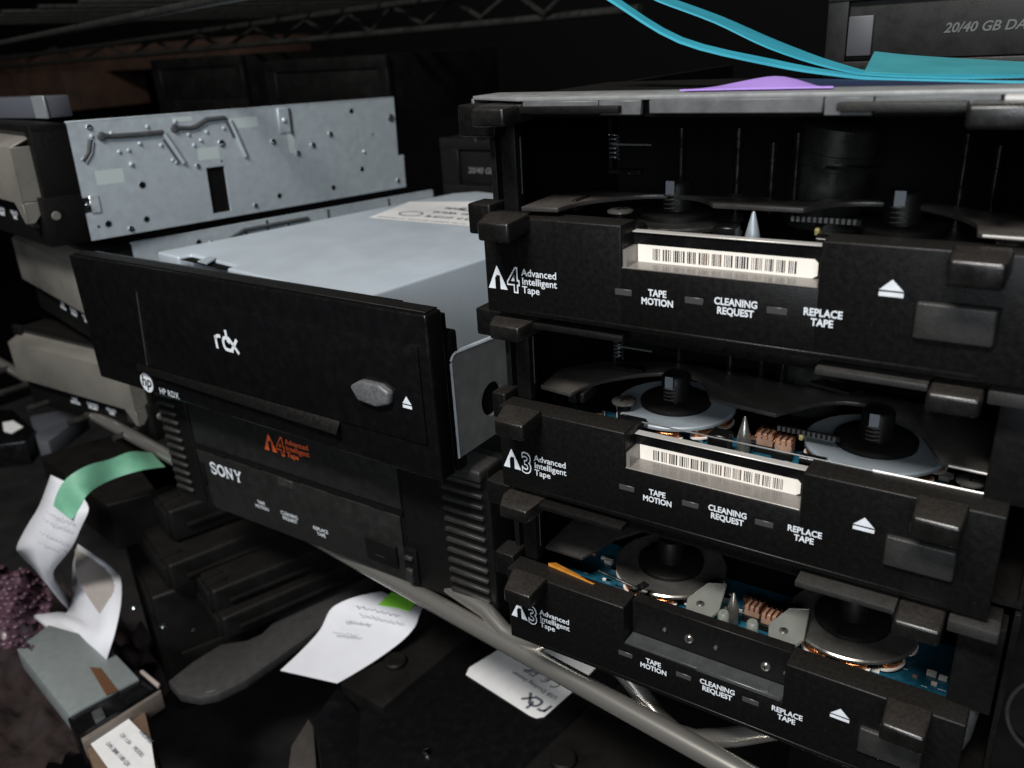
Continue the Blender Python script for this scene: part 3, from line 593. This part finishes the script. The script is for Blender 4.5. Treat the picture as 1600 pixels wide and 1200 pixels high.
# box standing on the left stack
t=thing('plastic_case',(-345,190,-14),'pale translucent plastic case lying on the left stack at the photo edge','case',world=True)
p=[atz(-60,190,-16.6),atz(78,186,-16.6)]; 
obj('case_shell',B().box(p[1].x-70,p[1].x,p[1].y,p[1].y+9,-16.4,-9.0,.5,2),mat('pale_plastic',(.07,.075,.09),.4),t); obj('case_rim',B().box(p[1].x-8,p[1].x+.4,p[1].y-.8,p[1].y,-16.4,-8.6,.2,1),mat('pale_rim',(.16,.17,.18),.4),t)
# ================================================================ behind: cassette drives, cartons
def dat(c,w,h,d_,label,txt=None,col=CHAR,ts=2.6,tx=0,tz=0):
    x,y,z=c; t=thing('cassette_drive',c,label,'tape drive','dark cassette drives behind the stacks',world=True)
    obj('body',B().box(x-w/2,x+w/2,y+4,y+d_,z,z+h,.5,2),FARB,t)
    b=B(); b.box(x-w/2-2,x+w/2+2,y,y+4,z,z+h*.28,.5,2); b.box(x-w/2-2,x+w/2+2,y,y+4,z+h*.82,z+h,.5,2); b.box(x-w/2-2,x-w/2+8,y,y+4,z+h*.27,z+h*.83,.4,1); b.box(x+w/2-6,x+w/2+2,y,y+4,z+h*.27,z+h*.83,.4,1); obj('bezel',b,col,t)
    dr=obj('door',B().box(x-w/2+8,x+w/2-6,y+1.2,y+3.6,z+h*.29,z+h*.8,.3,2),FARB,t)
    if txt: text('lettering',txt,ts,(x+tx,y+1.1,z+h*.5+tz),GREYT,t,align='LEFT',shear=.25,bold=.02)
    return t
p=aty(728,258,300); dat((p.x+38,300,p.z-16.5),100,28,120,'dark cassette drive marked 20/40 GB DAT seen between the two stacks','20/40 GB DAT',FARB,3.6,-38,-1)
p=aty(690,308,300); dat((p.x+45,298,p.z-30),104,26,120,'dark cassette drive lying lowest behind the blue steel body',None,FARB)
p=aty(430,180,400); dat((p.x+50,400,p.z-6),104,40,120,'dim black cassette drive behind the dotted steel case',None,FARB)
p=aty(225,170,420); dat((p.x+60,430,p.z-6),104,42,120,'dim black cassette drive farthest left in the shadows behind the stack',None,FARB)
# cassette drive on top of the right stack
p=aty(1290,112,232); q=aty(1310,75,232)
t=thing('cassette_drive',(p.x+60,232,p.z),'dark cassette drive marked 20/40 GB DAT, tilted on the right stack behind cyan papers','tape drive',world=True)
x0=aty(1290,60,232).x; zb=p.z-3
b=B(); b.box(x0,x0+110,232,236,zb+1,zb+5.2,.4,2); b.box(x0,x0+5,232,236,zb+5,zb+34,.4,2); b.box(x0,x0+110,231.6,236,zb+19,zb+34,.4,2); b.box(x0+100,x0+110,232,236,zb+5,zb+34,.4,2); obj('bezel',b,PANEL,t)
obj('body',B().box(x0+1,x0+109,236,330,zb+1,zb+33,.5,2),FARB,t)
obj('door',B().box(x0+5,x0+100,233.2,235.6,zb+5.4,zb+19,.3,2),PANEL,t); obj('door_tab',B().box(x0+5.2,x0+11,232.0,233.6,zb+6.4,zb+15.6,.3,2),mat('grey_tab',(.05,.052,.058),.5),t)
e=aty(1474,51,233.1); text('lettering','20/40 GB DAT',3.0,(e.x,233.05,e.z),mat('raised_grey_print',(.085,.088,.09),.5),t,align='LEFT',shear=.25,bold=.02,ey=(0,0,1))
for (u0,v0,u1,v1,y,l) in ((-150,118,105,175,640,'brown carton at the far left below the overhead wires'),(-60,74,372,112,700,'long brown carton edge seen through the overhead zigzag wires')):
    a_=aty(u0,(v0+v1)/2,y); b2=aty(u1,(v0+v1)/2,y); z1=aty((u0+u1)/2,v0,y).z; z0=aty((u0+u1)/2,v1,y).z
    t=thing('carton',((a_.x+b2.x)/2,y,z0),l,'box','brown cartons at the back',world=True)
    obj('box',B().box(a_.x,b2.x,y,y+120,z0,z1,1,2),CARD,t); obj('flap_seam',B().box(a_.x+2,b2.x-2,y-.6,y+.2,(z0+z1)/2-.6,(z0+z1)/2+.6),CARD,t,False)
# ================================================================ coloured papers over the right stack
def ribbon(L_,R_,th=.25,sub=4):
    def cr(P):
        o=[]
        for i in range(len(P)-1):
            a0,a1,a2,a3=P[max(i-1,0)],P[i],P[i+1],P[min(i+2,len(P)-1)]
            for k in range(sub):
                s=k/sub; o.append(.5*((2*a1)+(a2-a0)*s+(2*a0-5*a1+4*a2-a3)*s*s+(3*a1-a0-3*a2+a3)*s**3))
        return o+[P[-1]]
    return list(zip(cr(L_),cr(R_)))
def sheet(name,pairs,m,label,cat,th=.25,parent=None,grp=None):
    b=B(); b.grid([[a_,a_.lerp(c_,.33),a_.lerp(c_,.67),c_] for a_,c_ in pairs]); bmesh.ops.recalc_face_normals(b.bm,faces=b.bm.faces)
    bmesh.ops.solidify(b.bm,geom=b.bm.faces[:],thickness=th)
    o=obj(name,b,m,parent); 
    if not parent: tag(o,label,cat,grp)
    return o
def P(u,v,y): return aty(u,v,y)
L_=[P(930,-16,160),P(958,2,160),P(1060,63,160),P(1200,98,160),P(1300,114,160),P(1400,122,160),P(1700,127,160)]
Rr=[P(940,-20,166),P(964,0,166),P(1066,62,166),P(1210,97,167),P(1310,116,164),P(1400,126,163),P(1700,133,162)]
sheet('cyan_paper',ribbon([v+Vector((0,0,-.5)) for v in L_],Rr,.3),CYAN,'lower of two thin cyan paper strips sagging over the right stack','paper',.45,None,'cyan papers over the right stack')
L_=[P(1010,-8,182),P(1030,4,183),P(1115,36,184),P(1200,76,185),P(1300,108,178),P(1400,121,174),P(1700,126,172)]
Rr=[P(1018,-16,206),P(1040,-4,206),P(1125,27,206),P(1215,66,206),P(1310,101,196),P(1400,117,180),P(1700,119,178)]
sheet('cyan_paper',ribbon(L_,Rr),CYAN,'upper and wider of two cyan paper strips sagging over the right stack','paper',.35,None,'cyan papers over the right stack')
sheet('teal_paper',ribbon([P(1350,114,178),P(1450,118,178),P(1700,122,178)],[P(1366,82,205),P(1450,90,205),P(1700,104,205)]),TEAL,'flat teal paper sheet end at the right, in front of the cassette drive','paper')
sheet('purple_paper',ribbon([*[Vector((aty(u_,155,138).x,138,-9.35)) for u_ in (1062,1140,1240,1300)]],[P(1100,143,146),P(1170,127,152),P(1225,122,154),P(1304,146,141)]),PURP,'purple paper bowed up on the grey cover of the right stack','paper')
sheet('purple_paper_shade',ribbon([P(1225,150,143),P(1400,147,143),P(1700,145,143)],[P(1225,124,160),P(1400,128,160),P(1700,136,160)]),mat('purple_paper_shade',(.008,.014,.045),.6),'dark blue sheet standing in for the shaded right part of the purple paper','paper')  # separate dark sheet: shade on the purple paper put into its colour
# ================================================================ lower level
def slab(name,pts,z,th,m,parent=None,bev=.6,smooth=True,y=None):
    ps=[atz(u,v,z) for u,v in pts]; b=B().prism([tuple(p) for p in ps],(0,0,-th),bev,2); return obj(name,b,m,parent)
def place(name,u,v,z,label,cat,grp=None): p=atz(u,v,z); return thing(name,tuple(p),label,cat,grp,world=True)
# docking station, bottom side up
dk=place('docking_station',700,1080,-208,'black docking station bottom up with white rdx label under the shelf rail','docking station')
slab('base',[(560,1110),(735,985),(900,880),(1250,1010),(1150,1150),(960,1320),(640,1320),(560,1200)],-208,60,BLKG,dk,1)
slab('foot_strip',[(530,1068),(700,952),(905,805),(960,830),(742,985),(598,1106)],-205,12,FARB,dk,1)
slab('foot_strip',[(800,1215),(925,1098),(1080,985),(1240,1040),(1080,1200),(1000,1300)],-205,12,FARB,dk,1)
for u,v in ((618,1036),(880,1190)):
    p=atz(u,v,-205); obj('rubber_foot',B().lathe([(4.2,0),(4.2,1.4),(3.6,2.0)],(p.x,p.y,p.z),'z',28),FARB,dk)
slab('side_wall',[(490,1122),(528,1070),(560,1110),(640,1330),(520,1330)],-209,60,BLKG,dk,1)
p=atz(668,1178,-207.9); obj('screw',B().lathe([(1.7,0),(1.5,.8),(.6,1.1)],tuple(p),'z',18),SILV,dk)
p=atz(522,1160,-200); 
for u,v in ((584,930),(745,1000)): pass
lbp=[(728,1054),(733,1043),(790,1008),(850,985),(932,1042),(895,1080),(850,1120),(838,1122),(828,1118)]
lb=slab('spec_label',lbp,-207.6,.15,LABW,dk,0)
c0_=atz(838,1120,-207.4); c1_=atz(730,1052,-207.4); c2_=atz(896,1080,-207.4)
ux=(c1_-c0_).normalized(); uy=-(c2_-c0_).normalized(); LX=(c1_-c0_).length; LY=(c2_-c0_).length
def dl(body_,a_,c_,s_,m_=INKG,**kw):
    p=c0_+ux*(a_*LX)-uy*(c_*LY); return text('lettering',body_,s_,p,m_,lb,ex=ux,ey=uy,align='LEFT',**kw)
# text reads from the far right; ux runs left in the picture, so letters stand bottom up as in the photograph
fl=[(-1,)]
def dlab(body_,u,v,s_,**kw):
    p=atz(u,v,-207.4); return text('lettering',body_,s_,p,INKG,lb,ex=ux,ey=uy,align='LEFT',**kw)
dlab('rdx',846,1086,7.6,bold=.05,sx=.95) if False else None
b=B(); p=atz(862,1103,-207.4)
lx=ux*1.0; ly=uy*1.0
strokes(b,[[(0,0),(0,3.9)],arc(1.5,2.5,1.5,1.5,175,85,7)+[(2.4,4.0)],[(6.0,3.9),(4.9,3.9)]+arc(4.7,2.5,1.4,1.4,100,180,6)+arc(4.7,1.7,1.4,1.4,180,262,6)+[(5.6,.3),(7.2,.3)],[(5.2,6.3),(5.2,3.7)],[(5.2,3.4),(6.3,2.6)]],1.0,p,lx,ly)
strokes(b,[[(5.9,4.1),(9.6,-.15)],[(9.6,4.1),(6.5,.3)]],1.0,p+Vector((0,0,.03)),lx,ly)
obj('brand_mark',b,INKG,lb,False)
dlab('USB Docking Station',872,1090,2.4)
b=B(); p=atz(878,1068,-207.4)
strokes(b,[arc(1.8,1.8,1.8,1.8,80,280,10)],.45,p,ux,uy); strokes(b,[arc(6.0,1.8,1.8,1.8,80,280,10),[(4.4,1.8),(6.0,1.8)]],.45,p,ux,uy)
strokes(b,[[(9.6,0),(9.6,3.6),(11.6,3.6)],[(9.6,1.9),(11.2,1.9)],arc(13.6,1.8,1.8,1.8,60,300,10),arc(13.6,1.8,.9,.9,60,300,8)],.45,p,ux,uy)
obj('approval_marks',b,INKG,lb,False)
for i,(u,v,s_) in enumerate(((850,1032,'Tandberg Data Inc'),(838,1024,'tested to comply'),(880,1040,'Input 12V 2A'),(862,1028,'FOR HOME USE'))): dlab('Model No 2900' if i==0 else s_,u-20,v+8,1.7)
# long dark arm
ar=place('bracket_arm',400,1030,-215,'dark grey flat arm with a rounded end lying under the drives','bracket')
slab('arm_plate',[(262,1064),(280,1084),(310,1090),(340,1084),(385,1062),(480,995),(600,905),(690,850),(640,830),(560,868),(515,905),(450,950),(408,990),(385,1000),(345,1006),(300,1034)],-215,4,mat('charcoal_arm',(.026,.026,.027),.5,vary=.08,dust=.12),ar,.8)
obj('end_edge',B().tube([atz(292,1082,-215.8),atz(312,1085,-215.4),atz(334,1080,-215.2),atz(342,1076,-215.2)],.35,6),GREYM,ar)
# small grey wedge
t=place('plastic_wedge',475,1160,-225,'small grey wedge standing between the docking station and the dark space','bracket'); slab('wedge',[(482,1122),(490,1136),(497,1230),(446,1230),(455,1165)],-226,25,ARCH,t,.5)
# black drives heaped left below the rail
def blk(pts,z,th,label,extra=()):
    p=[atz(u,v,z) for u,v in pts]; c=sum(p,Vector())/len(p); t=thing('black_drive',tuple(c),label,'drive','black drives heaped on the lower shelf',world=True)
    obj('shell',B().prism([tuple(q) for q in p],(0,0,-th),1.0,3),FARB,t)
    for e_ in extra: obj('ridge',B().tube([atz(u,v,z+.1) for u,v in e_],.5,6),CHAR,t)
    return t
blk([(62,712),(215,668),(330,745),(165,790)],-168,22,'black drive with a green tape end on its top at the left',[[(150,752),(240,720)]])
def obox(u,v,z,wd,ln,th,label,yaw=19,ribs=()):
    P0=atz(u,v,z); d_=Vector((math.sin(R(yaw)),math.cos(R(yaw)),0)); e_=Vector((d_.y,-d_.x,0))
    t=thing('black_drive',tuple(P0),label,'drive','black drives heaped on the lower shelf',rot=(0,0,-yaw))
    obj('shell',B().box(-wd,0,0,ln,-th,0,1.6,3),FARB,t); obj('front_cap',B().box(-wd+2,-2,-1.4,1,-th+1.5,-1.5,.6,2),FARB,t)
    for x in ribs: obj('rib',B().box(x,x+2.2,-.6,8,-3,1.0,.5,2),FARB,t)
    obj('side_ledge',B().box(-.4,1.6,6,ln,-th*.62,-th*.5,.4,2),FARB,t); obj('side_seam',B().box(-.2,.1,3,ln,-th*.85,-th*.8),VOID,t,False)
    return t
obox(262,800,-168,60,150,15,'black drive with two small ribs heaped topmost beneath the shelf rail',19,(-22,-12))
obox(262,885,-184,62,170,13,'black drive lying second in the heap beneath the rail',18,(-9,))
obox(330,925,-192,60,170,12,'black drive lying third in the heap beneath the rail',20,(-12,-6))
obox(346,968,-202,58,190,11,'lowest black drive of the heap, just above the dark arm',19)
obox(235,935,-200,70,120,60,'upright black drive behind the curled note',24)
for u,v,r_ in ((210,948,1.8),(255,978,1.6),(303,985,.8)):
    p=atz(u,v,-199.8); obj('screw',B().lathe([(r_,0),(r_*.8,.8),(.3,1)],tuple(p),'z',14),SILV,t)
# metal bodied drive bottom left
t=place('metal_drive',130,1050,-215,'drive with a grey steel top and brown label at the lower left','drive')
slab('steel_top',[(26,1014),(76,976),(160,1000),(217,1060),(125,1108),(108,1118)],-215,10,mat('dull_grey_steel',(.20,.225,.225),.5,metal=.2,vary=.06),t,.4)
slab('brown_strip',[(140,1042),(158,1044),(184,1078),(166,1086)],-214.8,.3,mat('brown_film',(.10,.045,.02),.5),t,0)
slab('black_slot',[(105,1122),(228,1052),(250,1070),(120,1150)],-216,14,BLKG,t,.5)
slab('slot_rim',[(118,1140),(248,1068),(252,1080),(130,1160)],-218,8,mat('brown_grey_rim',(.13,.11,.095),.5,vary=.1),t,.3)
slab('side_face',[(130,1158),(222,1090),(238,1160),(262,1260),(170,1260)],-222,30,mat('tan_case',(.13,.085,.055),.6,vary=.1),t,.5)
slab('slot_block',[(142,1112),(158,1104),(164,1116),(148,1126)],-214.5,3,GREYM,t,.3)
slab('bright_corner',[(218,1048),(223,1046),(250,1068),(246,1072)],-213.5,1.5,mat('pale_corner',(.35,.30,.27),.5),t,.2)
lb2=slab('spec_label',[(140,1160),(150,1150),(200,1122),(236,1158),(250,1250),(205,1250)],-220.5,.2,LABW,t,0)
a0=atz(150,1162,-220.2); a1=atz(200,1128,-220.2); a2=atz(200,1215,-220.2); ux2=(a2-a0).normalized(); uy2=(a1-a0).normalized()
for i in range(6):
    text('lettering',['D/N 2041','S/N 1180 QX','MODEL','12V 1.5A','MADE IN','FCC'][i],2.0,a0+ux2*(3+5*(i%3))+uy2*(2+5*(i//2)),INKG,lb2,ex=ux2,ey=uy2,align='LEFT')
# little drive parts directly below the left stack
t=place('grey_module',70,665,-188,'grey plastic module with a pale sticker under the left stack','drive'); slab('module_body',[(46,650),(100,640),(135,645),(75,690),(58,690)],-190,10,mat('slate_plastic',(.07,.075,.085),.45),t,.4); slab('module_end',[(-40,640),(20,640),(55,672),(40,690),(-40,700)],-188,14,BLKG,t,.5); slab('sticker',[(4,660),(20,657),(36,667),(18,677),(6,674)],-187.6,.2,LABW,t,0)
# curled note with green tape
lo=aty(140,780,128)
nt=None
tp=[(P(236,708,171),P(258,730,168)),(P(205,706,160),P(222,735,158)),(P(170,718,150),P(178,748,149)),(P(135,728,141),P(150,762,141)),(P(104,748,134),P(133,778,134)),(P(90,770,130),P(118,806,130)),(P(84,790,128),P(110,812,128))]
tpL=[a_ for a_,c_ in tp]; tpR=[c_ for a_,c_ in tp]
sheet('green_tape',ribbon(tpL,tpR),GREEN,'pale green masking tape holding the curled note to the black drive','tape',.2)
pr_=[((80,742,136),(118,760,136)),((62,790,131),(136,786,133)),((44,820,128),(138,800,131)),((27,854,125),(128,822,129)),((33,868,125),(112,856,127)),((55,890,126),(86,888,128)),((75,915,129),(84,902,132)),((95,940,134),(92,915,138)),((110,955,138),(112,938,143))]
L1=[P(*a_) for a_,c_ in pr_]; R1=[P(*c_) for a_,c_ in pr_]
note=sheet('curled_note',ribbon(L1,R1),PAPER,'curled strip of white note paper hanging from green tape at the left','paper',.2)
pr2=[((122,850,150),(185,893,150)),((114,885,148),(190,912,144)),((113,925,143),(189,945,135)),((106,956,136),(181,985,127)),((90,957,130),(172,1015,123)),((48,962,124),(162,1046,121))]
L2=[P(*a_) for a_,c_ in pr2]; R2=[P(*c_) for a_,c_ in pr2]
sheet('note_tail',ribbon(L2,R2),PAPER,None,None,.2,note)
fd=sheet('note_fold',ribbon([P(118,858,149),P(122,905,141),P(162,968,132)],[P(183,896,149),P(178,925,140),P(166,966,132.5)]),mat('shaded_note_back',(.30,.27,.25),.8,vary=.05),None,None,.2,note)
k=B(); rr=random.Random(3)
def scribble(k,p,ux,uy,n,len_,h):
    pts=[(len_*i/n,h*math.sin(i*1.9+rr.random())*rr.uniform(.3,1)) for i in range(n+1)]
    strokes(k,[pts],.3,p,ux,uy)
for u,v,y in ((72,800,127.6),(68,812,126.6),(62,832,125.6),(58,846,124.8)):
    p=P(u,v,y-1.2); q=P(u+44,v+20,y-.6+1); e_=(q-p); scribble(k,p,e_.normalized(),Vector((0,.1,1)).normalized(),22,e_.length,1.1)
obj('handwriting',k,PENCIL,note,False)
# second note under the rail
n2=[((595,925),(660,950)),((560,932),(655,962)),((532,942),(648,980)),((515,955),(628,1002)),((500,985),(590,1030)),((470,1018),(555,1052)),((438,1048),(527,1068))]
zz_=[-196,-195,-196.5,-199,-202,-204,-205]
b=B()
nn=sheet('note_paper',ribbon([atz(*a_,z) for (a_,c_),z in zip(n2,zz_)],[atz(*c_,z-.5) for (a_,c_),z in zip(n2,zz_)]),PAPER,'white note paper bent over the dark arm under the shelf rail','paper',.2)
k=B()
for u,v,dz in ((556,950,.9),(560,962,.8),(540,975,1.2),(520,992,1.2)):
    p=atz(u,v,-196.5 if v<970 else -199.5); q=atz(u+(70 if v<970 else 40),v+(16 if v<970 else 6),-196.5 if v<970 else -199.5); e_=q-p; p.z+=dz; scribble(k,p,e_.normalized(),e_.normalized().cross(Vector((0,0,-1))),24,e_.length,.9)
obj('handwriting',k,PENCIL,nn,False)
t=slab('lime_tape',[(590,945),(612,925),(650,940),(640,955),(622,950)],-195,.3,GREEN2,None,0); t.location=Vector((0,0,0)); tag(t,'bright lime green tape holding the bent note below the rail','tape')
# pink bubble film
b=B(); rr=random.Random(5)
bmv=bmesh.ops.create_grid(b.bm,x_segments=40,y_segments=40,size=1)['verts']
def bubz(a_,c_): return noise.noise(Vector((a_*2.2,c_*2.2,0)))*7+abs(noise.noise(Vector((a_*6,c_*6,3))))*2.5-max(0,a_-.45)*22
def bubp(a_,c_):
    p=atz(-60+(a_+1)/2*128,884+(c_+1)/2*128,-213); return Vector((p.x,p.y,p.z+bubz(a_,c_)))
for v in bmv: v.co=bubp(v.co.x,v.co.y)
bmesh.ops.recalc_face_normals(b.bm,faces=b.bm.faces)
for i_ in range(13):
    for j_ in range(12):
        q=bubp(-.95+i_*.155+(j_%2)*.07,-.92+j_*.165); rb=rr.uniform(1.0,2.1)
        b.lathe([(rb,-.3),(rb*.92,.3),(rb*.6,.7),(.1,.85)],tuple(q),'z',10)
tag(obj('bubble_wrap',b,BUB),'crumpled pinkish bubble film at the left edge beside the curled note','packaging')
b=B(); bmv=bmesh.ops.create_grid(b.bm,x_segments=60,y_segments=60,size=1)['verts']
for v in bmv:
    p=Vector((-430+(v.co.x+1)/2*120,40+(v.co.y+1)/2*130,-262)); h=noise.noise(Vector((v.co.x*5,v.co.y*5,8)))*16+noise.noise(Vector((v.co.x*15,v.co.y*15,2)))*5; v.co=p+Vector((0,0,h))
bmesh.ops.recalc_face_normals(b.bm,faces=b.bm.faces)
tag(obj('dark_cloth',b,MAROON),'crumpled dark maroon cloth in the lower left corner','cloth')
# pin and pad at the right edge
t=place('guide_post',1515,1120,-105,'pale tapered metal post at the lower right behind the drives','post'); p=aty(1512,1085,140)
obj('post_body',B().lathe([(.6,-14),(1.9,-9),(2.6,0),(2.8,2.6),(2.2,3.0)],tuple(p),'z',24),GREYM,t)
t=place('round_foot',1600,1130,-120,'dark round rubber foot cut off by the right edge of the photo','foot'); p=aty(1640,1125,120)
obj('foot_disc',B().lathe([(5.5,0),(5.5,2),(4.6,2.6)],tuple(p),'y',32),FARB,t); obj('foot_ring',B().tube([(p.x+5.4*math.cos(q*.2),p.y,p.z+7*math.sin(q*.2)) for q in range(32)],.3,6),CHAR,t)
for o in bpy.data.objects:
    if 'off' in o: del o['off']
